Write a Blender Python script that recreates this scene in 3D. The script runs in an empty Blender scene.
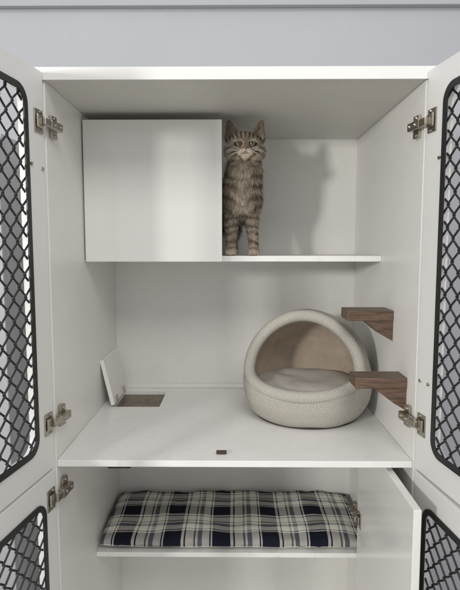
import bpy, bmesh, math, random
import numpy as np
from mathutils import Vector, Matrix, noise
random.seed(7); np.random.seed(7)
scene = bpy.context.scene
COL = scene.collection
R = math.radians

# ---------------------------------------------------------------- materials
def newmat(name):
    m = bpy.data.materials.new(name); m.use_nodes = True
    nt = m.node_tree
    return m, nt, nt.nodes["Principled BSDF"], nt.nodes, nt.links

def plain(name, col, rough=0.5, metal=0.0, var=0.0, vscale=6.0, bump=0.0, bscale=300.0, spec=0.5, dirt=0.0):
    m, nt, b, N, L = newmat(name)
    b.inputs["Roughness"].default_value = rough
    b.inputs["Metallic"].default_value = metal
    b.inputs["Specular IOR Level"].default_value = spec
    b.inputs["Base Color"].default_value = (*col, 1)
    tc = N.new("ShaderNodeTexCoord")
    if var > 0:
        n = N.new("ShaderNodeTexNoise"); n.inputs["Scale"].default_value = vscale
        n.inputs["Detail"].default_value = 6; n.inputs["Roughness"].default_value = 0.65
        L.new(tc.outputs["Object"], n.inputs["Vector"])
        r = N.new("ShaderNodeValToRGB")
        r.color_ramp.elements[0].position = 0.3; r.color_ramp.elements[1].position = 0.7
        r.color_ramp.elements[0].color = (*[c*(1-var) for c in col], 1)
        r.color_ramp.elements[1].color = (*[min(1, c*(1+var*0.4)) for c in col], 1)
        L.new(n.outputs["Fac"], r.inputs["Fac"]); last = r.outputs["Color"]
        if dirt > 0:   # sparse scuffs
            mp = N.new("ShaderNodeMapping"); mp.inputs["Scale"].default_value = (1, 1.7, 1.3)
            L.new(tc.outputs["Object"], mp.inputs["Vector"])
            nd = N.new("ShaderNodeTexNoise"); nd.inputs["Scale"].default_value = 34; nd.inputs["Detail"].default_value = 5
            nd.inputs["Distortion"].default_value = 1.5
            L.new(mp.outputs["Vector"], nd.inputs["Vector"])
            rd = N.new("ShaderNodeValToRGB"); rd.color_ramp.elements[0].position = 0.62; rd.color_ramp.elements[1].position = 0.78
            rd.color_ramp.elements[0].color = (0, 0, 0, 1); rd.color_ramp.elements[1].color = (dirt, dirt, dirt, 1)
            L.new(nd.outputs["Fac"], rd.inputs["Fac"])
            mx = N.new("ShaderNodeMix"); mx.data_type = 'RGBA'; mx.inputs[7].default_value = (0.42, 0.38, 0.32, 1)
            L.new(rd.outputs["Color"], mx.inputs[0]); L.new(last, mx.inputs[6]); last = mx.outputs[2]
        L.new(last, b.inputs["Base Color"])
        mr = N.new("ShaderNodeMapRange")
        mr.inputs["To Min"].default_value = rough*0.8; mr.inputs["To Max"].default_value = min(1, rough*1.25)
        L.new(n.outputs["Fac"], mr.inputs["Value"]); L.new(mr.outputs["Result"], b.inputs["Roughness"])
    if bump > 0:
        n2 = N.new("ShaderNodeTexNoise"); n2.inputs["Scale"].default_value = bscale
        n2.inputs["Detail"].default_value = 3
        L.new(tc.outputs["Object"], n2.inputs["Vector"])
        bp = N.new("ShaderNodeBump"); bp.inputs["Strength"].default_value = bump
        bp.inputs["Distance"].default_value = 0.002
        L.new(n2.outputs["Fac"], bp.inputs["Height"]); L.new(bp.outputs["Normal"], b.inputs["Normal"])
    return m

M_WHITE = plain("white_laminate", (0.795, 0.785, 0.75), 0.38, var=0.05, vscale=3.0, bump=0.08, bscale=180, dirt=0.16)
M_DOOR = plain("white_door_laminate", (0.74, 0.735, 0.715), 0.4, var=0.03, vscale=3.0, bump=0.06, bscale=180)
M_GLOSS = plain("white_gloss_laminate", (0.78, 0.775, 0.74), 0.12, var=0.02, vscale=2.0, bump=0.03, bscale=25)
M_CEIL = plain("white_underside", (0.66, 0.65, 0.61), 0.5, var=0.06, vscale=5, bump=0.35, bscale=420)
M_FLOORW = plain("white_shelf_top", (0.82, 0.815, 0.79), 0.33, var=0.05, vscale=7, bump=0.05, bscale=120, dirt=0.4)
M_GREYC = plain("grey_laminate", (0.42, 0.43, 0.45), 0.5, var=0.1, vscale=4)
M_BLACK = plain("black_coated_wire", (0.012, 0.012, 0.014), 0.38, bump=0.2, bscale=900)
M_TRIM = plain("black_rubber_trim", (0.012, 0.012, 0.013), 0.5)
M_METAL = plain("nickel_plated_steel", (0.50, 0.46, 0.40), 0.28, metal=1.0, var=0.25, vscale=60)
M_WALL = plain("painted_wall", (0.43, 0.44, 0.465), 0.8, var=0.06, vscale=2, bump=0.35, bscale=140)
M_WALLT = plain("cornice_paint", (0.40, 0.41, 0.43), 0.7, var=0.04, vscale=3, bump=0.1)
M_FLOOR = plain("room_floor_vinyl", (0.45, 0.43, 0.40), 0.5, var=0.1)
M_TAUPE = plain("mottled_taupe", (0.30, 0.26, 0.21), 0.8, var=0.3, vscale=60, bump=0.3)  # mottled taupe tone for the recess below the floor opening
M_LINING = plain("tan_plush_lining", (0.50, 0.42, 0.335), 0.95, var=0.18, vscale=22, bump=1.0, bscale=260, spec=0.15)
M_BEDCUSH = plain("grey_beige_fleece", (0.48, 0.45, 0.41), 0.95, var=0.14, vscale=30, bump=1.0, bscale=260, spec=0.15)
M_BEDBASE = plain("dark_base_cloth", (0.04, 0.035, 0.03), 0.9)

def wood():
    m, nt, b, N, L = newmat("walnut")
    tc = N.new("ShaderNodeTexCoord"); mp = N.new("ShaderNodeMapping")
    mp.inputs["Scale"].default_value = (6, 60, 60)
    L.new(tc.outputs["Object"], mp.inputs["Vector"])
    n = N.new("ShaderNodeTexNoise"); n.inputs["Scale"].default_value = 3; n.inputs["Detail"].default_value = 8
    n.inputs["Distortion"].default_value = 0.6
    L.new(mp.outputs["Vector"], n.inputs["Vector"])
    r = N.new("ShaderNodeValToRGB")
    r.color_ramp.elements[0].position = 0.3; r.color_ramp.elements[0].color = (0.060, 0.037, 0.024, 1)
    r.color_ramp.elements[1].position = 0.7; r.color_ramp.elements[1].color = (0.165, 0.105, 0.070, 1)
    L.new(n.outputs["Fac"], r.inputs["Fac"]); L.new(r.outputs["Color"], b.inputs["Base Color"])
    b.inputs["Roughness"].default_value = 0.42
    return m
M_WOOD = wood()

def mathn(N, L, op, a, b=None, c=None):
    n = N.new("ShaderNodeMath"); n.operation = op
    for i, v in enumerate((a, b, c)):
        if v is None: continue
        if isinstance(v, (int, float)): n.inputs[i].default_value = v
        else: L.new(v, n.inputs[i])
    return n.outputs[0]

def herring():
    m, nt, b, N, L = newmat("herringbone_fabric")
    tc = N.new("ShaderNodeTexCoord"); sp = N.new("ShaderNodeSeparateXYZ")
    L.new(tc.outputs["UV"], sp.inputs[0])
    pp = mathn(N, L, 'PINGPONG', sp.outputs[0], 0.0085)
    s = mathn(N, L, 'ADD', sp.outputs[1], pp)
    s = mathn(N, L, 'MULTIPLY', s, 2*math.pi/0.0068)
    s = mathn(N, L, 'SINE', s)
    s2 = mathn(N, L, 'MULTIPLY_ADD', s, 0.36, 0.5)
    nz = N.new("ShaderNodeTexNoise"); nz.inputs["Scale"].default_value = 400; nz.inputs["Detail"].default_value = 3
    L.new(tc.outputs["Object"], nz.inputs["Vector"])
    nz2 = N.new("ShaderNodeTexNoise"); nz2.inputs["Scale"].default_value = 9; nz2.inputs["Detail"].default_value = 4
    L.new(tc.outputs["Object"], nz2.inputs["Vector"])
    f = mathn(N, L, 'MULTIPLY_ADD', nz.outputs["Fac"], 0.9, -0.45)
    f = mathn(N, L, 'ADD', f, s2)
    f2 = mathn(N, L, 'MULTIPLY_ADD', nz2.outputs["Fac"], 0.6, -0.3)
    f = mathn(N, L, 'ADD', f, f2)
    r = N.new("ShaderNodeValToRGB")
    r.color_ramp.elements[0].position = 0.1; r.color_ramp.elements[0].color = (0.36, 0.338, 0.295, 1)
    r.color_ramp.elements[1].position = 0.9; r.color_ramp.elements[1].color = (0.55, 0.525, 0.47, 1)
    L.new(f, r.inputs["Fac"]); L.new(r.outputs["Color"], b.inputs["Base Color"])
    b.inputs["Roughness"].default_value = 0.95; b.inputs["Specular IOR Level"].default_value = 0.15
    bp = N.new("ShaderNodeBump"); bp.inputs["Strength"].default_value = 0.8; bp.inputs["Distance"].default_value = 0.0015
    L.new(f, bp.inputs["Height"]); L.new(bp.outputs["Normal"], b.inputs["Normal"])
    return m
M_HERR = herring()

def plaid():
    m, nt, b, N, L = newmat("navy_plaid_cotton")
    tc = N.new("ShaderNodeTexCoord"); sp = N.new("ShaderNodeSeparateXYZ")
    L.new(tc.outputs["UV"], sp.inputs[0])
    def seq(coord, off):
        a = mathn(N, L, 'MULTIPLY_ADD', coord, 1/0.142, off)
        a = mathn(N, L, 'FRACT', a)
        r = N.new("ShaderNodeValToRGB"); cr = r.color_ramp; cr.interpolation = 'CONSTANT'
        W = (0.86, 0.84, 0.78, 1); D = (0.016, 0.018, 0.034, 1); G = (0.24, 0.24, 0.28, 1); BR = (0.24, 0.19, 0.15, 1)
        stops = [(0.0, D), (0.36, W), (0.42, D), (0.45, W), (0.62, BR), (0.655, W), (0.70, G), (0.79, W), (0.94, D), (0.965, W)]
        cr.elements[0].position = 0; cr.elements[0].color = stops[0][1]
        cr.elements[1].position = stops[1][0]; cr.elements[1].color = stops[1][1]
        for p, c in stops[2:]:
            e = cr.elements.new(p); e.color = c
        L.new(a, r.inputs["Fac"]); return r.outputs["Color"]
    cu = seq(sp.outputs[0], 0.42); cv = seq(sp.outputs[1], 0.05)
    tw = mathn(N, L, 'ADD', sp.outputs[0], sp.outputs[1])
    tw = mathn(N, L, 'MULTIPLY', tw, 2*math.pi/0.0022)
    tw = mathn(N, L, 'SINE', tw)
    tw = mathn(N, L, 'MULTIPLY_ADD', tw, 0.28, 0.5)
    mx = N.new("ShaderNodeMix"); mx.data_type = 'RGBA'
    L.new(tw, mx.inputs[0]); L.new(cu, mx.inputs[6]); L.new(cv, mx.inputs[7])
    ga = N.new("ShaderNodeGamma"); ga.inputs["Gamma"].default_value = 1.15
    L.new(mx.outputs[2], ga.inputs["Color"])
    nz = N.new("ShaderNodeTexNoise"); nz.inputs["Scale"].default_value = 14; nz.inputs["Detail"].default_value = 5
    L.new(tc.outputs["Object"], nz.inputs["Vector"])
    mm = N.new("ShaderNodeMix"); mm.data_type = 'RGBA'; mm.blend_type = 'MULTIPLY'; mm.inputs[0].default_value = 0.10
    L.new(ga.outputs["Color"], mm.inputs[6]); L.new(nz.outputs["Fac"], mm.inputs[7])
    L.new(mm.outputs[2], b.inputs["Base Color"])
    b.inputs["Roughness"].default_value = 0.9; b.inputs["Specular IOR Level"].default_value = 0.2
    nb = N.new("ShaderNodeTexNoise"); nb.inputs["Scale"].default_value = 700
    L.new(tc.outputs["Object"], nb.inputs["Vector"])
    bp = N.new("ShaderNodeBump"); bp.inputs["Strength"].default_value = 0.4; bp.inputs["Distance"].default_value = 0.001
    L.new(nb.outputs["Fac"], bp.inputs["Height"]); L.new(bp.outputs["Normal"], b.inputs["Normal"])
    return m
M_PLAID = plaid()

# ---------------------------------------------------------------- helpers
def empty(name, loc):
    o = bpy.data.objects.new(name, None); o.empty_display_size = 0.05
    o.location = loc; COL.objects.link(o); return o

def addobj(name, me, mat, parent=None, loc=(0, 0, 0), smooth=False, world=True):
    o = bpy.data.objects.new(name, me); COL.objects.link(o)
    if mat: me.materials.append(mat)
    if parent:
        o.parent = parent
        if world and parent.type == 'EMPTY':
            loc = Vector(loc) - parent.location
    o.location = loc
    if smooth:
        me.polygons.foreach_set("use_smooth", [True]*len(me.polygons))
    return o

def bm_box(bm, x0, x1, y0, y1, z0, z1, bev=0.0):
    r = bmesh.ops.create_cube(bm, size=1)
    vs = r["verts"]
    for v in vs:
        v.co = Vector(((x0+x1)/2+v.co.x*(x1-x0), (y0+y1)/2+v.co.y*(y1-y0), (z0+z1)/2+v.co.z*(z1-z0)))
    if bev > 0:
        es = list({e for v in vs for e in v.link_edges})
        bmesh.ops.bevel(bm, geom=es, offset=bev, segments=2, affect='EDGES', profile=0.5)

def bm_to(bm, name):
    me = bpy.data.meshes.new(name); bmesh.ops.recalc_face_normals(bm, faces=bm.faces[:])
    bm.to_mesh(me); bm.free(); return me

def box(name, x0, x1, y0, y1, z0, z1, mat, parent=None, bev=0.0012):
    c = ((x0+x1)/2, (y0+y1)/2, (z0+z1)/2)
    bm = bmesh.new(); bm_box(bm, x0-c[0], x1-c[0], y0-c[1], y1-c[1], z0-c[2], z1-c[2], bev)
    return addobj(name, bm_to(bm, name), mat, parent, c)

def rrect(x0, x1, z0, z1, r, n=8):
    pts = []
    for cx, cz, a0 in ((x1-r, z1-r, 0), (x0+r, z1-r, 90), (x0+r, z0+r, 180), (x1-r, z0+r, 270)):
        for j in range(n+1):
            a = R(a0 + 90*j/n); pts.append((cx+r*math.cos(a), cz+r*math.sin(a)))
    return pts
def rect_match(x0, x1, z0, z1, X0, X1, Z0, Z1, r, n=8):
    pts = []
    def lerp(a, b, t): return (a[0]+(b[0]-a[0])*t, a[1]+(b[1]-a[1])*t)
    cs = [((x1, Z1-r), (x1, z1), (X1-r, z1)), ((X0+r, z1), (x0, z1), (x0, Z1-r)),
          ((x0, Z0+r), (x0, z0), (X0+r, z0)), ((X1-r, z0), (x1, z0), (x1, Z0+r))]
    for a, b, c in cs:
        for j in range(n+1):
            t = j/n
            pts.append(lerp(a, b, t*2) if t <= 0.5 else lerp(b, c, t*2-1))
    return pts
def ring_mesh(name, A, B, d0, d1, fmap):
    n = len(A); vs = []
    for d in (d0, d1):
        for P in (A, B):
            vs += [fmap(p[0], p[1], d) for p in P]
    fs = []
    for i in range(n):
        j = (i+1) % n
        a0, b0, a1, b1 = 0, n, 2*n, 3*n
        fs += [(a0+i, a0+j, b0+j, b0+i), (a1+i, b1+i, b1+j, a1+j), (a0+i, a1+i, a1+j, a0+j), (b0+i, b0+j, b1+j, b1+i)]
    me = bpy.data.meshes.new(name); me.from_pydata(vs, [], fs)
    bm = bmesh.new(); bm.from_mesh(me); bmesh.ops.remove_doubles(bm, verts=bm.verts[:], dist=1e-5)
    bmesh.ops.recalc_face_normals(bm, faces=bm.faces[:]); bm.to_mesh(me); bm.free()
    return me

def tube(verts, faces, path, r, sides=6, closed=False, flat=(1, 1)):
    n = len(path); P = [Vector(p) for p in path]
    base = len(verts); prev = None
    for i in range(n):
        if closed: t = (P[(i+1) % n]-P[i-1])
        else: t = P[min(i+1, n-1)]-P[max(i-1, 0)]
        t.normalize()
        if prev is None:
            u = t.orthogonal().normalized()
        else:
            u = (prev - t*prev.dot(t)).normalized()
        prev = u; w = t.cross(u)
        rr = r[i] if isinstance(r, (list, tuple)) else r
        for k in range(sides):
            a = 2*math.pi*k/sides
            verts.append(tuple(P[i]+u*math.cos(a)*rr*flat[0]+w*math.sin(a)*rr*flat[1]))
    m = n if closed else n-1
    for i in range(m):
        for k in range(sides):
            a = base+i*sides+k; b = base+i*sides+(k+1) % sides
            j = (i+1) % n
            faces.append((a, b, base+j*sides+(k+1) % sides, base+j*sides+k))
    if not closed:
        faces.append(tuple(base+k for k in range(sides))[::-1])
        faces.append(tuple(base+(n-1)*sides+k for k in range(sides)))
def pymesh(name, v, f):
    me = bpy.data.meshes.new(name); me.from_pydata(v, [], f); me.update(); return me

# ---------------------------------------------------------------- setting
wl = box("wall", -3.2, 3.2, 1.76, 1.86, -1.35, 1.6, M_WALL, bev=0); wl["kind"] = "structure"
wt = box("wall_cornice", -3.2, 3.2, 1.735, 1.758, 0.772, 1.2, M_WALLT, bev=0.002); wt["kind"] = "structure"
fl = box("floor", -3.2, 3.2, -3, 1.86, -1.45, -1.352, M_FLOOR, bev=0); fl["kind"] = "structure"

# ---------------------------------------------------------------- cabinet
YF, YB = 1.117, 1.724
TOP, FLR = 0.347, -0.480
cab = empty("cabinet", (0, 1.42, -1.35))
cab["label"] = "tall white laminate cat cabinet with open black mesh doors"
cab["category"] = "cabinet"
box("side_panel", -0.418, -0.400, YF, YB, -1.345, TOP, M_WHITE, cab)
box("side_panel", 0.400, 0.418, YF, YB, -1.345, TOP, M_WHITE, cab)
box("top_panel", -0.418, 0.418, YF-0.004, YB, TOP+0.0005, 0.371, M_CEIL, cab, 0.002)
box("top_edge_strip", -0.418, 0.418, YF-0.008, YF-0.0045, TOP-0.001, 0.372, M_DOOR, cab, 0.0006)
box("back_panel", -0.418, 0.418, YB+0.0005, YB+0.008, -1.345, 0.371, M_WHITE, cab, 0)
box("bottom_panel", -0.3995, 0.3995, YF, YB-0.001, -1.345, -1.32, M_WHITE, cab)
box("back_rail", -0.3995, 0.3995, YB-0.010, YB-0.0005, FLR+0.0005, FLR+0.014, M_WHITE, cab, 0.001)

A = [(-0.3995, YF), (0.3995, YF), (0.3995, YB-0.0005), (-0.3995, YB-0.0005)]
B = [(-0.366, 1.507), (-0.226, 1.507), (-0.226, 1.682), (-0.366, 1.682)]
me = ring_mesh("shelf", A, B, FLR-0.015, FLR, lambda x, y, d: (x, y-1.42, d+0.48))
sh = addobj("shelf", me, M_FLOORW, cab, (0, 1.42, -0.48))
bmd = sh.modifiers.new("b", 'BEVEL'); bmd.width = 0.0015; bmd.segments = 2
bm = bmesh.new()
bm_box(bm, -0.37, -0.222, 1.503, 1.686, -0.53, -0.522)
bm_box(bm, -0.37, -0.3662, 1.503, 1.686, -0.522, -0.4955)
bm_box(bm, -0.2258, -0.222, 1.503, 1.686, -0.522, -0.4955)
bm_box(bm, -0.3662, -0.2258, 1.6822, 1.686, -0.522, -0.4955)
bm_box(bm, -0.3662, -0.2258, 1.503, 1.5068, -0.522, -0.4955)
addobj("hatch_recess", bm_to(bm, "hatch_recess"), M_TAUPE, cab, (0, 0, 0))
bm = bmesh.new(); bm_box(bm, -0.0, 0.012, -0.09, 0.09, 0, 0.140, 0.0025)
lid = addobj("hatch_lid", bm_to(bm, "hatch_lid"), M_WHITE, cab, (-0.3700, 1.592, FLR+0.004))
lid.rotation_euler = (R(0), R(-13), R(0))
for yy in (-0.05, 0.05):
    bm = bmesh.new(); bm_box(bm, 0.0125, 0.0145, yy-0.012, yy+0.012, 0.002, 0.02, 0.0005)
    addobj("lid_hinge", bm_to(bm, "lid_hinge"), M_METAL, lid, (0, 0, 0), world=False)

box("upper_shelf", -0.3995, 0.3995, 1.408, YB-0.0005, -0.0415, -0.026, M_FLOORW, cab, 0.001)
box("front_panel", -0.3965, -0.033, 1.372, 1.3895, -0.041, 0.328, M_GLOSS, cab, 0.0014)
box("panel_cleat", -0.3963, -0.050, 1.390, 1.4075, -0.0415, -0.01, M_WHITE, cab, 0.001)
box("panel_cleat", -0.3963, -0.36, 1.390, 1.4075, -0.009, 0.31, M_WHITE, cab, 0.001)

box("cushion_shelf", -0.3995, 0.3995, 1.412, YB-0.0005, -0.896, -0.882, M_FLOORW, cab, 0.001)
box("divider_stile", 0.352, 0.3995, 1.392, 1.4105, -1.319, -0.4955, M_WHITE, cab, 0.001)
idoor = box("inner_door", 0.3475, 0.3635, 0.957, 1.385, -1.30, -0.509, M_GLOSS, cab, 0.0015)

def hinge_mesh(i):
    bm = bmesh.new()
    def bx(x0, x1, a, b, z0, z1, bv=0.0012):
        y0, y1 = sorted((a*i, b*i)); bm_box(bm, x0, x1, y0, y1, z0, z1, bv)
    bx(0.008, 0.040, 0.0003, 0.0028, -0.024, 0.024)
    bx(0.012, 0.036, 0.003, 0.008, -0.014, 0.014, 0.003)
    bx(-0.006, 0.020, 0.008, 0.016, -0.008, 0.008, 0.002)
    bx(-0.052, -0.004, 0.004, 0.017, -0.009, 0.009, 0.002)
    bx(-0.050, -0.026, -0.006, 0.004, -0.024, 0.024)
    for x, z, y in ((0.018, 0.019, 0.003), (0.018, -0.019, 0.003), (-0.038, 0.018, 0.004), (-0.038, -0.018, 0.004), (-0.043, 0, 0.017), (-0.020, 0, 0.017)):
        r = bmesh.ops.create_cone(bm, cap_ends=True, segments=12, radius1=0.0038, radius2=0.003, depth=0.003)
        bmesh.ops.rotate(bm, verts=r["verts"], matrix=Matrix.Rotation(R(-90*i), 3, 'X'))
        bmesh.ops.translate(bm, verts=r["verts"], vec=(x, y*i+0.001*i, z))
    return bm_to(bm, "hinge")

def make_door(parent, pivot, ang, sgn, width, height, stile, rail_t, rail_b, hinges, name="door", fmat=None):
    T = 0.018; i = -sgn
    d0, d1 = sorted((0, sgn*T))
    X0, X1, Z0, Z1 = stile, width-stile, rail_b, height-rail_t
    rad = 0.032
    B = rrect(X0, X1, Z0, Z1, rad); A = rect_match(0, width, 0, height, X0, X1, Z0, Z1, rad)
    fm = lambda x, z, d: (x, d, z)
    door = addobj(name, ring_mesh(name, A, B, d0, d1, fm), fmat or M_DOOR, parent, pivot)
    door.rotation_euler = (0, 0, ang)
    bv = door.modifiers.new("b", 'BEVEL'); bv.width = 0.0012; bv.segments = 2; bv.limit_method = 'ANGLE'; bv.angle_limit = R(50)
    A2 = rrect(X0-0.003, X1+0.003, Z0-0.003, Z1+0.003, rad+0.003)
    B2 = rrect(X0+0.010, X1-0.010, Z0+0.010, Z1-0.010, rad-0.010)
    a, b = sorted((i*0.0035, i*0.0004))
    addobj("trim", ring_mesh("trim", A2, B2, a, b, fm), M_TRIM, door, world=False)
    v = []; f = []
    p = 0.0212; h = 0.0445; r = 0.0022
    nx = int((X1-X0)/p)+2; nz = int((Z1-Z0)/(h/2))+3
    for k in range(nx):
        xc = X0+0.004+k*p
        if xc > X1+0.006: break
        path = []
        for j in range(nz):
            s = 1 if ((j+k) % 2) else -1
            z = Z0-0.004+j*h/2
            if z > Z1+0.004: break
            amp = p/2*1.10
            yb = sgn*0.006
            for (dz, am, dy) in ((-0.0030, 0.86, -0.8), (0, 1.0, 0), (0.0030, 0.86, 0.8)):
                x = xc+s*amp*am+random.gauss(0, 0.0003)
                x = min(max(x, X0-0.006), X1+0.006)
                path.append((x, yb+dy*r*1.2*s, z+dz))
        if len(path) > 3: tube(v, f, path, r, 6)
    addobj("wire_mesh", pymesh("wire_mesh", v, f), M_BLACK, door, smooth=True, world=False)
    for hz in hinges:
        addobj("hinge", hinge_mesh(i), M_METAL, door, (0, 0, hz), world=False)
    return door

ZU0, ZU1 = -0.489, 0.361
def screw(door, x, z, i):
    bm = bmesh.new()
    bmesh.ops.create_cone(bm, cap_ends=True, segments=16, radius1=0.0042, radius2=0.0034, depth=0.003)
    bmesh.ops.rotate(bm, verts=bm.verts[:], matrix=Matrix.Rotation(R(-90*i), 3, 'X'))
    bmesh.ops.translate(bm, verts=bm.verts[:], vec=(0, 0.0015*i, 0))
    addobj("screw", bm_to(bm, "screw"), M_METAL, door, (x, 0, z), world=False)
dl = make_door(cab, (-0.4005, YF-0.010, ZU0), R(-99), -1, 0.41, ZU1-ZU0, 0.068, 0.050, 0.060, [0.105, 0.745])
dr = make_door(cab, (0.4005, YF-0.010, ZU0), R(-81), 1, 0.41, ZU1-ZU0, 0.068, 0.050, 0.060, [0.105, 0.745])
screw(dl, 0.055, 0.655, 1); screw(dr, 0.055, 0.665, -1); screw(dl, 0.012, 0.65, 1); screw(dr, 0.012, 0.20, -1)
screw(dr, 0.045, 0.20, -1)
ZL1 = -0.495; ZL0 = -1.30
dll = make_door(cab, (-0.4005, YF-0.010, ZL0), R(-99), -1, 0.41, ZL1-ZL0, 0.050, 0.052, 0.060, [0.1, 0.745])
drl = make_door(cab, (0.4005, YF-0.010, ZL0), R(-83), 1, 0.41, ZL1-ZL0, 0.050, 0.055, 0.060, [0.1])
hin = addobj("hinge", hinge_mesh(1), M_METAL, cab, (0.3475, 1.386, -0.755))
hin.rotation_euler = (0, 0, R(-90)); hin.scale = (0.9, -0.9, 0.9)

bm = bmesh.new(); bm_box(bm, -0.012, 0.012, -0.006, 0.006, 0, 0.006, 0.0015); bm_box(bm, -0.007, 0.007, -0.008, -0.004, 0.001, 0.005, 0.0008)
addobj("door_catch", bm_to(bm, "door_catch"), plain("brown_catch", (0.05, 0.03, 0.022), 0.4), cab, (-0.030, 1.158, FLR+0.0005))
bm = bmesh.new(); bm_box(bm, -0.026, 0.026, -0.008, 0.008, -0.008, 0, 0.0015); bm_box(bm, -0.02, 0.02, -0.011, -0.006, -0.006, -0.002, 0.0008)
addobj("magnet_catch", bm_to(bm, "magnet_catch"), M_TRIM, cab, (-0.262, 1.135, FLR-0.0155))

def step(y0, y1, ztop, xl):
    bm = bmesh.new()
    bm_box(bm, xl, 0.3995, y0, y1, ztop-0.026, ztop, 0.0018)
    o = addobj("step", bm_to(bm, "step"), M_WOOD, cab, (0, 0, 0))
    v = []
    for y in (y0+0.004, y1-0.004):
        v += [(xl+0.045, y, ztop-0.0265), (0.3993, y, ztop-0.0265), (0.3993, y, ztop-0.078), (0.372, y, ztop-0.062)]
    f = [(0, 1, 2, 3), (7, 6, 5, 4), (0, 4, 5, 1), (1, 5, 6, 2), (2, 6, 7, 3), (3, 7, 4, 0)]
    me = pymesh("step_bracket", v, f)
    addobj("step_bracket", me, M_WOOD, o, (0, 0, 0), world=False)
step(1.285, 1.365, -0.161, 0.284)
step(1.170, 1.236, -0.303, 0.280)

# ---------------------------------------------------------------- neighbouring cabinet
nb = empty("cabinet", (-1.0, 1.55, -1.35))
nb["label"] = "second pale grey cat cabinet with closed black mesh doors"; nb["category"] = "cabinet"
box("side_panel", -0.640, -0.622, 1.40, 1.75, -1.345, 0.30, M_GREYC, nb)
box("side_panel", -1.30, -1.282, 1.40, 1.75, -1.345, 0.30, M_GREYC, nb)
box("back_panel", -1.2815, -0.6405, 1.735, 1.75, -1.345, 0.30, M_GREYC, nb)
for z in (-1.345, -0.6, -0.05, 0.282):
    box("shelf", -1.2815, -0.6405, 1.402, 1.734, z, z+0.018, M_GREYC, nb)
make_door(nb, (-0.622, 1.398, -1.33), R(180), 1, 0.33, 1.62, 0.05, 0.05, 0.06, [], fmat=M_GREYC)
make_door(nb, (-0.958, 1.398, -1.33), R(180), 1, 0.33, 1.62, 0.05, 0.05, 0.06, [], fmat=M_GREYC)

# ---------------------------------------------------------------- cat bed
bed = empty("cat_bed", (0.207, 1.458, FLR+0.0006))
bed.rotation_euler = (0, 0, R(-15)); bed.scale = (1.03, 1.03, 1.03)
bed["label"] = "beige herringbone fabric cave bed with open front and fleece cushion"; bed["category"] = "pet bed"
PZ = [0, .006, .02, .05, .09, .13, .17, .20, .23, .255, .275, .288, .294]
PR = [.132, .144, .157, .172, .179, .176, .166, .153, .132, .105, .072, .036, .0]
def prof(n=60):
    d = [0]
    for i in range(1, len(PZ)): d.append(d[-1]+math.hypot(PZ[i]-PZ[i-1], PR[i]-PR[i-1]))
    t = np.linspace(0, d[-1], n)
    z = np.interp(t, d, PZ); r = np.interp(t, d, PR)
    for _ in range(3):
        z[1:-1] = (z[:-2]+2*z[1:-1]+z[2:])/4; r[1:-1] = (r[:-2]+2*r[1:-1]+r[2:])/4
    return t, z, r
TT, ZZ, RRR = prof(90)
CUT = [(-.30, .055), (-.178, .088), (-.14, .098), (-.10, .112), (-.08, .124), (-.068, .14), (-.060, .165), (-.055, .20), (-.050, .24), (-.045, .28), (-.04, .33)]
cy = np.array([c[0] for c in CUT]); cz = np.array([c[1] for c in CUT])
def inside_cut(y, z):
    if y < -.10: return z > np.interp(y, cy, cz)
    return (y < np.interp(z, cz, cy))and z > .1
def shell(name, scale, mat, zoff, nphi=160):
    v = []; f = []; uv = []
    nt = len(TT)
    for i in range(nt):
        for k in range(nphi+1):
            a = math.pi/2 + 2*math.pi*k/nphi
            wob = 1+0.020*noise.noise(Vector((math.cos(a)*2, math.sin(a)*2, ZZ[i]*9)))
            r = max(RRR[i]-scale, 0)*wob
            z = zoff+(ZZ[i]-0)*(1-scale*2.6 if scale else 1)
            v.append((r*math.cos(a), r*math.sin(a)*1.0, z)); uv.append((a*0.165, TT[i]))
    for i in range(nt-1):
        for k in range(nphi):
            q = (i*(nphi+1)+k, i*(nphi+1)+k+1, (i+1)*(nphi+1)+k+1, (i+1)*(nphi+1)+k)
            c = [sum(v[j][m] for j in q)/4 for m in range(3)]
            sy = c[1]*(1+ (scale/0.17)); sz = c[2]*(1.0 if not scale else 1.03)
            if not inside_cut(sy, sz): f.append(q)
    me = pymesh(name, v, f)
    ul = me.uv_layers.new(name="UVMap")
    for lp in me.loops: ul.data[lp.index].uv = uv[lp.vertex_index]
    return addobj(name, me, mat, bed, smooth=True, world=False)
shell("shell", 0.0, M_HERR, 0.0)
shell("lining", 0.024, M_LINING, 0.006)
cc = []
for i in range(len(CUT)-1):
    for t in np.linspace(0, 1, 24, endpoint=False):
        cc.append((CUT[i][0]*(1-t)+CUT[i+1][0]*t, CUT[i][1]*(1-t)+CUT[i+1][1]*t))
half = []
for y, z in cc:
    r = np.interp(z, ZZ, RRR)-0.011 if z < ZZ[-1] else 0
    x2 = r*r-y*y
    if x2 > 0: half.append((math.sqrt(x2), y, z))
half = [(0, half[0][1]-0.001, half[0][2])]+half+[(0, half[-1][1], half[-1][2]+0.001)]
loop = half+[(-x, y, z) for x, y, z in half[-2:0:-1]]
P = np.array(loop)
d = np.r_[0, np.cumsum(np.linalg.norm(np.diff(np.vstack([P, P[:1]]), axis=0), axis=1))]
PP = np.vstack([P, P[:1]]); tt = np.linspace(0, d[-1], 140, endpoint=False)
P = np.stack([np.interp(tt, d, PP[:, m]) for m in range(3)], 1)
for _ in range(8): P = (np.roll(P, 1, 0)+2*P+np.roll(P, -1, 0))/4
v = []; f = []
tube(v, f, [tuple(p) for p in P], 0.0155, 14, closed=True)
me = pymesh("rim", v, f)
ul = me.uv_layers.new(name="UVMap")
seg = d[-1]/140
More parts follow.
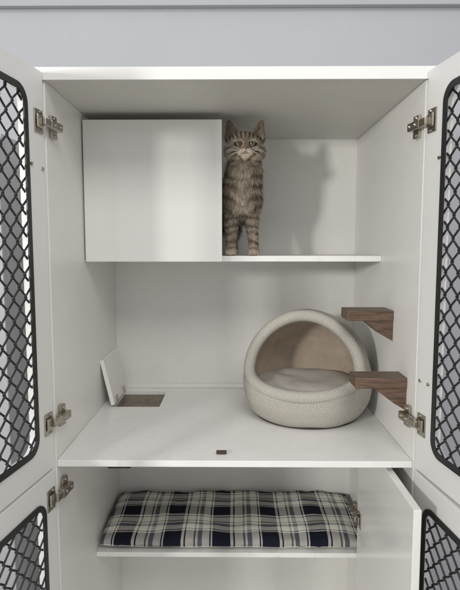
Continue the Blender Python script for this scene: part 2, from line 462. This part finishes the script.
for poly in me.polygons:
    for li in poly.loop_indices:
        vi = me.loops[li].vertex_index; a, b = divmod(vi, 14)
        if poly.index//14 == 139 and a == 0: a = 140
        bb = b if not (poly.index % 14 == 13 and b == 0) else 14
        ul.data[li].uv = (bb*0.0074, a*seg)
addobj("rim", me, M_HERR, bed, smooth=True, world=False)
bm = bmesh.new(); bmesh.ops.create_uvsphere(bm, u_segments=64, v_segments=32, radius=1)
for vv in bm.verts:
    c = vv.co; rr = math.hypot(c.x, c.y)
    z = c.z; z = math.copysign(abs(z)**0.8, z)
    n_ = noise.noise(Vector((c.x*2.5, c.y*2.5, 1)))*0.006
    dimple = -0.012*math.exp(-(rr*2.6)**2) if z > 0 else 0
    vv.co = Vector((c.x*0.149, c.y*0.149, 0.078+z*0.030+n_+dimple))
addobj("bed_cushion", bm_to(bm, "bed_cushion"), M_BEDCUSH, bed, smooth=True, world=False)
bm = bmesh.new(); bmesh.ops.create_cone(bm, cap_ends=True, segments=96, radius1=0.139, radius2=0.143, depth=0.008)
for vv in bm.verts: vv.co.z += 0.0045
addobj("base", bm_to(bm, "base"), M_BEDBASE, bed, world=False)

# ---------------------------------------------------------------- plaid cushion
def cushion():
    cx, cyy, cz_ = -0.004, 1.560, -0.8545
    NX, NS = 200, 72
    v = []; f = []; uv = []
    a, b = 0.152, 0.0225
    ang = [2*math.pi*k/NS for k in range(NS)]
    prof2 = []
    for t in ang:
        c, s = math.cos(t), math.sin(t)
        prof2.append((math.copysign(abs(c)**0.45, c)*a, math.copysign(abs(s)**0.75, s)*b))
    L_ = [0]
    for k in range(1, NS+1):
        p, q = prof2[k-1], prof2[k % NS]; L_.append(L_[-1]+math.hypot(p[0]-q[0], p[1]-q[1]))
    for i in range(NX+1):
        u = -1+2*i/NX; x = u*0.388
        e = max(0, 1-abs(u)**10)**0.35
        for k in range(NS):
            y, z = prof2[k]
            yy = y*(0.985+0.015*e); zz = z*max(e, 0.03)
            w = noise.noise(Vector((x*9, y*9, 0.3)))*0.007+noise.noise(Vector((x*26, y*20, 4)))*0.0036
            edge = noise.noise(Vector((x*12, 7, 1)))*0.004
            pk = 0.0022*math.sin(x*95+3*noise.noise(Vector((x*8, 0, 0))))*(abs(y)/a)**6
            if z > 0: zz += (w+pk)*e
            v.append((x, yy+edge*(abs(y)/a), zz))
            uv.append((x+0.005*noise.noise(Vector((x*8, y*8, 9))), L_[k]+0.005*noise.noise(Vector((x*7, y*7, 19)))))
    for i in range(NX):
        for k in range(NS):
            k2 = (k+1) % NS
            f.append((i*NS+k, (i+1)*NS+k, (i+1)*NS+k2, i*NS+k2))
    f.append(tuple(range(NS))); f.append(tuple(NX*NS+k for k in range(NS))[::-1])
    me = pymesh("plaid_cushion", v, f)
    ul = me.uv_layers.new(name="UVMap")
    for p in me.polygons:
        ks = [me.loops[li].vertex_index % NS for li in p.loop_indices]
        for li in p.loop_indices:
            vi = me.loops[li].vertex_index; U = uv[vi]
            if len(ks) == 4 and max(ks) == NS-1 and min(ks) == 0 and vi % NS == 0: U = (U[0], L_[NS])
            ul.data[li].uv = U
    o = addobj("plaid_cushion", me, M_PLAID, None, (cx, cyy, cz_), smooth=True)
    o["label"] = "thin navy and white plaid fabric cushion lying on the lower shelf"; o["category"] = "cushion"
cushion()

# ---------------------------------------------------------------- cat
CATB = Vector((0.022, 1.45, -0.0255))
H = Vector((0.028, 1.405, 0.262))
blobs = []
def bl(c, r): blobs.append((Vector(c), r if isinstance(r, tuple) else (r, r, r)))
def chain(pts):
    for (p, r), (q, s) in zip(pts[:-1], pts[1:]):
        p = Vector(p); q = Vector(q); n = max(2, int((q-p).length/(min(r, s)*0.3)))
        for i in range(n+1):
            t = i/n; bl(p.lerp(q, t), r*(1-t)+s*t)
def hb(x, y, z, r): bl(H+Vector((x, y, z)), r)
hb(0, 0.004, 0.004, (0.043, 0.042, 0.037))
for s in (-1, 1):
    hb(s*0.026, -0.006, -0.012, (0.024, 0.026, 0.022))
    hb(s*0.0095, -0.040, -0.0175, (0.0118, 0.0125, 0.0095))
    hb(s*0.020, -0.022, 0.014, (0.013, 0.014, 0.010))
hb(0, -0.034, -0.026, (0.011, 0.012, 0.009))
hb(0, -0.032, -0.002, (0.0085, 0.016, 0.013))
hb(0, -0.042, -0.010, (0.0065, 0.010, 0.006))
hb(0, -0.020, 0.018, (0.022, 0.020, 0.015))
EZ0, EZ1 = 0.018, 0.068
def earx(z): return 0.0290+0.0150*(z-EZ0)/(EZ1-EZ0)
def earw(z):
    t = min(max((z-EZ0)/(EZ1-EZ0), 0), 1); return 0.0188*(1-t**1.3)**0.95+0.0025
for s in (-1, 1):
    for i in range(18):
        t = i/17; z = EZ0+(EZ1-EZ0)*t
        w_ = earw(z)
        for k in np.linspace(-1, 1, 7):
            hb(s*(earx(z)+k*w_*0.82), 0.010-0.011*abs(k)**2+0.003*t, z, (w_*0.22+0.0018, 0.0032, 0.005))
chain([(H+Vector((0, 0.018, -0.012)), 0.037), (H+Vector((-0.002, 0.026, -0.055)), 0.044), ((0.021, 1.440, 0.155), 0.050), ((0.021, 1.448, 0.118), 0.045)])
chain([((0.021, 1.455, 0.125), 0.045), ((0.010, 1.53, 0.115), 0.050), ((-0.015, 1.60, 0.112), 0.048), ((-0.035, 1.645, 0.110), 0.044)])
bl((0.021, 1.434, 0.150), (0.050, 0.036, 0.054))
for x, xf in ((-0.006, -0.010), (0.046, 0.052)):
    chain([((x, 1.450, 0.130), 0.027), ((x, 1.448, 0.095), 0.0215), (((x+xf)/2, 1.447, 0.05), 0.0160), ((xf, 1.438, 0.012), 0.0130), ((xf, 1.434, -0.006), 0.0130)])
    bl((xf, 1.424, -0.0140), (0.0165, 0.020, 0.0120))
    for k in (-1.5, -0.5, 0.5, 1.5):
        bl((xf+k*0.0074, 1.409+abs(k)*0.002, -0.0172), (0.0044, 0.007, 0.0078))
for x in (-0.060, -0.005):
    chain([((x, 1.645, 0.095), 0.034), ((x, 1.625, 0.050), 0.024), ((x, 1.655, 0.018), 0.012), ((x, 1.648, -0.010), 0.011), ((x, 1.625, -0.014), 0.010)])
chain([((-0.035, 1.68, 0.115), 0.013), ((-0.07, 1.695, 0.09), 0.012), ((-0.12, 1.69, 0.05), 0.012), ((-0.17, 1.66, 0.02), 0.012), ((-0.21, 1.62, 0.0), 0.010)])
bm = bmesh.new()
for c, r in blobs:
    res = bmesh.ops.create_icosphere(bm, subdivisions=3 if max(r) > 0.012 else 2, radius=1)
    for q in res["verts"]: q.co = Vector((c.x+q.co.x*r[0], c.y+q.co.y*r[1], c.z+q.co.z*r[2]))
tmp = bpy.data.meshes.new("tmp"); bm.to_mesh(tmp); bm.free()
to = bpy.data.objects.new("tmp", tmp); COL.objects.link(to)
rm = to.modifiers.new("r", 'REMESH'); rm.mode = 'VOXEL'; rm.voxel_size = 0.0025
sm = to.modifiers.new("s", 'SMOOTH'); sm.factor = 0.5; sm.iterations = 3
dg = bpy.context.evaluated_depsgraph_get(); dg.update()
cme = bpy.data.meshes.new_from_object(to.evaluated_get(dg))
bpy.data.objects.remove(to); cme.name = "cat"

DARK = np.array((0.032, 0.025, 0.019)); MID = np.array((0.248, 0.192, 0.138)); LIGHT = np.array((0.60, 0.525, 0.425)); WARM = np.array((0.28, 0.185, 0.12))
EYES = [H+Vector((s*0.0175, -0.0355, 0.0035)) for s in (-1, 1)]
def sst(a, b, x):
    t = min(max((x-a)/(b-a), 0), 1); return t*t*(3-2*t)
def mix(a, b, t): return a*(1-t)+b*t
def region(p):
    q = p-H
    if q.z > 0.026 and abs(q.x) > 0.012 and q.length > 0.043 and (q.z > 0.038 or abs(q.x) > 0.030): return 'ear'
    if q.length < 0.064 and q.z > -0.042 and q.y < 0.04: return 'head'
    if p.z < 0.105 and p.y < 1.50 : return 'leg'
    if p.y < 1.49: return 'chest'
    return 'body'
def catcol(p, n):
    nz = noise.noise(p*38); nz2 = noise.noise(p*160); nz3 = noise.noise(p*75+Vector((3, 1, 7)))
    q = p-H; ax = abs(q.x); rg = region(p)
    c = mix(MID, LIGHT, 0.24+0.22*nz)
    if rg == 'ear':
        tip = sst(0.045, 0.070, q.z)
        w = abs(ax-earx(q.z))/max(0.003, earw(q.z))
        if n.y < -0.1:
            c = mix(np.array((0.32, 0.245, 0.205)), MID*0.9, sst(0.35, 0.7, w)); c = mix(c, DARK*1.8, 0.45*tip)
        else: c = mix(MID, DARK, 0.5)
    elif rg == 'head':
        if q.z > 0.010:
            s = math.cos(2*math.pi*(ax*(1-0.25*(q.z-0.02)/0.03)+0.0012*nz3)/0.0098)
            k = sst(0.0, 0.45, s)*sst(0.010, 0.018, q.z); c = mix(c, DARK*1.2, 0.85*k)
        else:
            s = math.cos(2*math.pi*(q.z*1.0+ax*0.55+0.0025*nz3)/0.0150)
            k = sst(0.1, 0.6, s)*sst(0.022, 0.028, ax); c = mix(c, DARK*1.3, 0.8*k)
        if q.y < -0.02:
            k = (1-sst(0.005, 0.010, ax))*sst(-0.014, -0.008, q.z)*(1-sst(0.010, 0.022, q.z)); c = mix(c, WARM, 0.8*k)
            dl_ = abs(ax-(0.0105-0.25*(q.z)))
            k = (1-sst(0.001, 0.003, dl_))*sst(-0.012, -0.006, q.z)*(1-sst(0.0, 0.004, q.z)); c = mix(c, DARK, 0.7*k)
            m = ((q.x)/0.021)**2+((q.z+0.022)/0.0125)**2
            c = mix(c, LIGHT*1.2, 0.9*(1-sst(0.6, 1.25, m)))
            for zz in (-0.016, -0.020):
                if ax > 0.007: c = mix(c, DARK, 0.25*(1-sst(0.0004, 0.0012, abs(q.z-zz))))
        for e in EYES:
            d = p-e; dd = math.hypot(d.x, d.z*1.25)
            if q.y < -0.005:
                c = mix(c, LIGHT*1.05, 0.6*(1-sst(0.0115, 0.0150, dd)))
                c = mix(c, DARK*0.5, (1-sst(0.0090, 0.0116, dd)))
    elif rg == 'leg':
        s = math.cos(2*math.pi*(p.z+0.25*abs((p.x-0.021))+0.006*nz+0.003*nz3)/0.0225)
        k = sst(0.0, 0.6, s)*sst(-0.008, 0.01, p.z)*(0.8+0.5*nz)
        c = mix(c, LIGHT, 0.12); c = mix(c, DARK*1.4, min(0.85, 0.85*max(k, 0)))
        if p.z < 0.0: c = mix(c, LIGHT*0.8, 0.4*(1-sst(-0.015, 0.0, p.z)))
        inner = 1-sst(0.008, 0.016, abs(p.x-0.021)); c = mix(c, DARK*1.5, 0.55*inner*sst(0.0, 0.03, p.z)*(1-sst(0.07, 0.1, p.z)))
    elif rg == 'chest':
        dx = abs(p.x-0.022)
        s = math.cos(2*math.pi*(p.z-0.55*dx+0.012*nz+0.004*nz3)/0.0300)
        k = sst(0.15, 0.75, s)*(0.35+0.6*sst(0.006, 0.028, dx))
        c = mix(c, LIGHT, 0.48*(1-sst(0.008, 0.034, dx))); c = mix(c, DARK*1.5, 0.85*k)
    else:
        s = math.cos(2*math.pi*(p.y+0.3*p.z+0.006*nz)/0.032)
        c = mix(c, DARK*1.3, 0.85*sst(0.0, 0.5, s))
    return np.clip(c*(1+0.3*nz2), 0.005, 1)

mats, nt, b, N, L = newmat("tabby_fur")
va = N.new("ShaderNodeVertexColor"); va.layer_name = "Col"
L.new(va.outputs["Color"], b.inputs["Base Color"])
b.inputs["Roughness"].default_value = 0.75; b.inputs["Specular IOR Level"].default_value = 0.25
M_FUR = mats
def colattr(me, cols):
    ca = me.color_attributes.new("Col", 'FLOAT_COLOR', 'POINT')
    ca.data.foreach_set("color", np.c_[cols, np.ones(len(cols))].astype(np.float32).ravel())
vn = [v.normal.copy() for v in cme.vertices]
cols = np.array([catcol(v.co, vn[v.index])*0.8 for v in cme.vertices])
for v in cme.vertices: v.co -= CATB
colattr(cme, cols)
cme.materials.clear()
cat = addobj("cat", cme, M_FUR, None, CATB, smooth=True)
cat["label"] = "brown tabby cat standing on upper shelf facing forward with ears up"; cat["category"] = "cat"

cme.calc_loop_triangles()
tris = np.array([t.vertices[:] for t in cme.loop_triangles])
co = np.array([v.co[:] for v in cme.vertices])+np.array(CATB); no = np.array([n[:] for n in vn])
ta, tb, tc_ = co[tris[:, 0]], co[tris[:, 1]], co[tris[:, 2]]
area = np.linalg.norm(np.cross(tb-ta, tc_-ta), axis=1)/2
cen = (ta+tb+tc_)/3
wgt = area.copy(); hd = np.linalg.norm(cen-np.array(H), axis=1)
wgt *= np.where(hd < 0.075, 3.2, np.where(cen[:, 1] < 1.50, 1.8, 0.35))
NS = 85000
idx = np.random.choice(len(tris), NS, p=wgt/wgt.sum())
u1 = np.sqrt(np.random.rand(NS)); u2 = np.random.rand(NS)
w0, w1, w2 = 1-u1, u1*(1-u2), u1*u2
pts = ta[idx]*w0[:, None]+tb[idx]*w1[:, None]+tc_[idx]*w2[:, None]
nrm = no[tris[idx, 0]]*w0[:, None]+no[tris[idx, 1]]*w1[:, None]+no[tris[idx, 2]]*w2[:, None]
nrm /= np.linalg.norm(nrm, axis=1)[:, None]+1e-9
fv = []; ff = []; fc = []
NOSE = H+Vector((0, -0.05, -0.010))
for p_, n_ in zip(pts, nrm):
    p = Vector(p_); n = Vector(n_); q = p-H; rg = region(p)
    if rg == 'head':
        if min((p-e).length for e in EYES) < 0.0096: continue
        if (p-NOSE).length < 0.0075: continue
        dn = (p-NOSE).length
        ln = 0.0025+0.011*sst(0.012, 0.062, dn)
        if q.z > 0.012: ln = min(ln, 0.006)
        if q.z < -0.018 and dn > 0.03: ln = 0.015
        comb = (p-NOSE); comb = comb-n*comb.dot(n); lift = 0.35
    elif rg == 'ear':
        ln = 0.0032; comb = Vector((q.x*0.3, 0, 1)); comb = comb-n*comb.dot(n); lift = 0.3
        if n.y < -0.3 and q.z < 0.05 and random.random() < 0.18: ln = 0.011
    elif rg == 'leg':
        ln = 0.0075 if p.z < 0.06 else 0.012
        if p.z < -0.008: ln = 0.0035
        comb = Vector((0, 0, -1)); comb = comb-n*comb.dot(n); lift = 0.28
    else:
        ln = 0.019; comb = Vector((0, 0.15, -1)); comb = comb-n*comb.dot(n); lift = 0.45
    if comb.length < 1e-5: comb = n.orthogonal()
    comb.normalize()
    jit = Vector((random.gauss(0, .22), random.gauss(0, .22), random.gauss(0, .22)))
    d1 = (comb+n*lift+jit).normalized(); d2 = (comb+n*lift*0.3+jit*1.2+Vector((0, 0, -0.15))).normalized()
    ln *= random.uniform(0.65, 1.25)
    side = d1.cross(n+Vector((random.gauss(0, .5), random.gauss(0, .5), random.gauss(0, .5))))
    if side.length < 1e-4: continue
    side.normalize(); w = random.uniform(0.00035, 0.0006)
    p0 = p-n*0.0008; p1 = p+d1*ln*0.5; p2 = p1+d2*ln*0.5
    k = len(fv)
    fv += [p0-side*w, p0+side*w, p1-side*w*0.8, p1+side*w*0.8, p2]
    ff += [(k, k+1, k+3, k+2), (k+2, k+3, k+4)]
    c = catcol(p, n)*random.uniform(0.75, 1.35)
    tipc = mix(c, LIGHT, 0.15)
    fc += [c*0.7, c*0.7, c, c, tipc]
fv = [tuple(x-CATB) for x in fv]
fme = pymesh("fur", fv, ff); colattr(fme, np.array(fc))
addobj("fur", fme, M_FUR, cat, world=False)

def eyemat():
    m, nt, b, N, L = newmat("cat_eye")
    tc = N.new("ShaderNodeTexCoord"); sp = N.new("ShaderNodeSeparateXYZ"); L.new(tc.outputs["Object"], sp.inputs[0])
    xx = mathn(N, L, 'MULTIPLY', sp.outputs[0], sp.outputs[0]); xx = mathn(N, L, 'MULTIPLY', xx, 1.7)
    zz = mathn(N, L, 'MULTIPLY', sp.outputs[2], sp.outputs[2])
    r2 = mathn(N, L, 'ADD', xx, zz); rr = mathn(N, L, 'SQRT', r2)
    rr = mathn(N, L, 'DIVIDE', rr, 0.0090)
    r = N.new("ShaderNodeValToRGB"); cr = r.color_ramp
    cr.elements[0].position = 0.46; cr.elements[0].color = (0.004, 0.004, 0.004, 1)
    cr.elements[1].position = 0.52; cr.elements[1].color = (0.22, 0.20, 0.10, 1)
    e = cr.elements.new(0.75); e.color = (0.23, 0.21, 0.12, 1)
    e = cr.elements.new(0.90); e.color = (0.02, 0.015, 0.01, 1)
    L.new(rr, r.inputs["Fac"]); L.new(r.outputs["Color"], b.inputs["Base Color"])
    b.inputs["Roughness"].default_value = 0.05; b.inputs["Coat Weight"].default_value = 1.0
    return m
M_EYE = eyemat()
for e in EYES:
    bm = bmesh.new(); bmesh.ops.create_uvsphere(bm, u_segments=32, v_segments=20, radius=0.0082)
    addobj("eye", bm_to(bm, "eye"), M_EYE, cat, tuple(e-CATB+Vector((0, 0.0026, 0))), smooth=True, world=False)
bm = bmesh.new(); bmesh.ops.create_uvsphere(bm, u_segments=24, v_segments=16, radius=1)
for q in bm.verts:
    z = q.co.z; w = 1.0 if z > 0 else max(0.25, 1+z*0.8)
    q.co = Vector((q.co.x*0.0052*w, q.co.y*0.0034, z*0.0036))
addobj("nose", bm_to(bm, "nose"), plain("nose_skin", (0.22, 0.11, 0.09), 0.45), cat, tuple(H+Vector((0, -0.0525, -0.0098))-CATB), smooth=True, world=False)
v = []; f = []
mp = [(0.010*t, -0.0545+0.0075*t*t, -0.0195-0.0045*abs(math.sin(t*2.8))) for t in np.linspace(-1, 1, 21)]
tube(v, f, mp, 0.0007, 5)
tube(v, f, [(0, -0.0545, -0.013), (0, -0.0548, -0.0195)], 0.0007, 5)
v = [tuple(Vector(x)+H-CATB) for x in v]
addobj("mouth", pymesh("mouth", v, f), M_TRIM, cat, world=False)
v = []; f = []
for s in (-1, 1):
    for k in range(7):
        a = R(-22+k*9+random.uniform(-3, 3)); ln = random.uniform(0.040, 0.056)
        o_ = Vector((s*0.012, -0.048, -0.015-0.0015*(k % 3))); path = []
        for t in np.linspace(0, 1, 7):
            path.append(H-CATB+o_+Vector((s*math.cos(a)*ln*t, 0.012*t, math.sin(a)*ln*t-0.012*t*t)))
        tube(v, f, path, [0.00025*(1-0.7*t) for t in np.linspace(0, 1, 7)], 4)
addobj("whiskers", pymesh("whiskers", v, f), plain("whisker_white", (0.8, 0.8, 0.75), 0.4), cat, world=False)

# ---------------------------------------------------------------- light
w = bpy.data.worlds.new("World"); scene.world = w; w.use_nodes = True
bg = w.node_tree.nodes["Background"]; bg.inputs["Color"].default_value = (0.98, 0.985, 1.0, 1); bg.inputs["Strength"].default_value = 0.70
def area_lamp(name, loc, target, size, power, col):
    l = bpy.data.lights.new(name, 'AREA'); l.shape = 'RECTANGLE'; l.size = size[0]; l.size_y = size[1]; l.energy = power; l.color = col
    o = bpy.data.objects.new(name, l); o.location = loc
    o.rotation_euler = (Vector(target)-Vector(loc)).to_track_quat('-Z', 'Y').to_euler(); COL.objects.link(o); return o
area_lamp("window_lamp", (-1.76, -1.18, 0.34), (0.1, 1.5, 0.1), (0.24, 0.24), 44, (1.0, 0.98, 0.95))
area_lamp("overhead_fill", (0.5, -1.2, 1.9), (0, 1.4, -0.3), (1.4, 1.0), 34, (1.0, 0.98, 0.95))  # added overhead fill light, stands for no known fixture

# ---------------------------------------------------------------- camera
cam = bpy.data.cameras.new("Camera"); co_ = bpy.data.objects.new("Camera", cam); COL.objects.link(co_)
co_.location = (0, 0, 0); co_.rotation_euler = (R(90-5.4), 0, R(0.5))
cam.sensor_fit = 'VERTICAL'; cam.sensor_height = 36; cam.lens = 36*515/590
cam.clip_start = 0.02; cam.clip_end = 50
scene.camera = co_
scene.view_settings.view_transform = 'Standard'; scene.view_settings.look = 'None'; scene.view_settings.exposure = 0
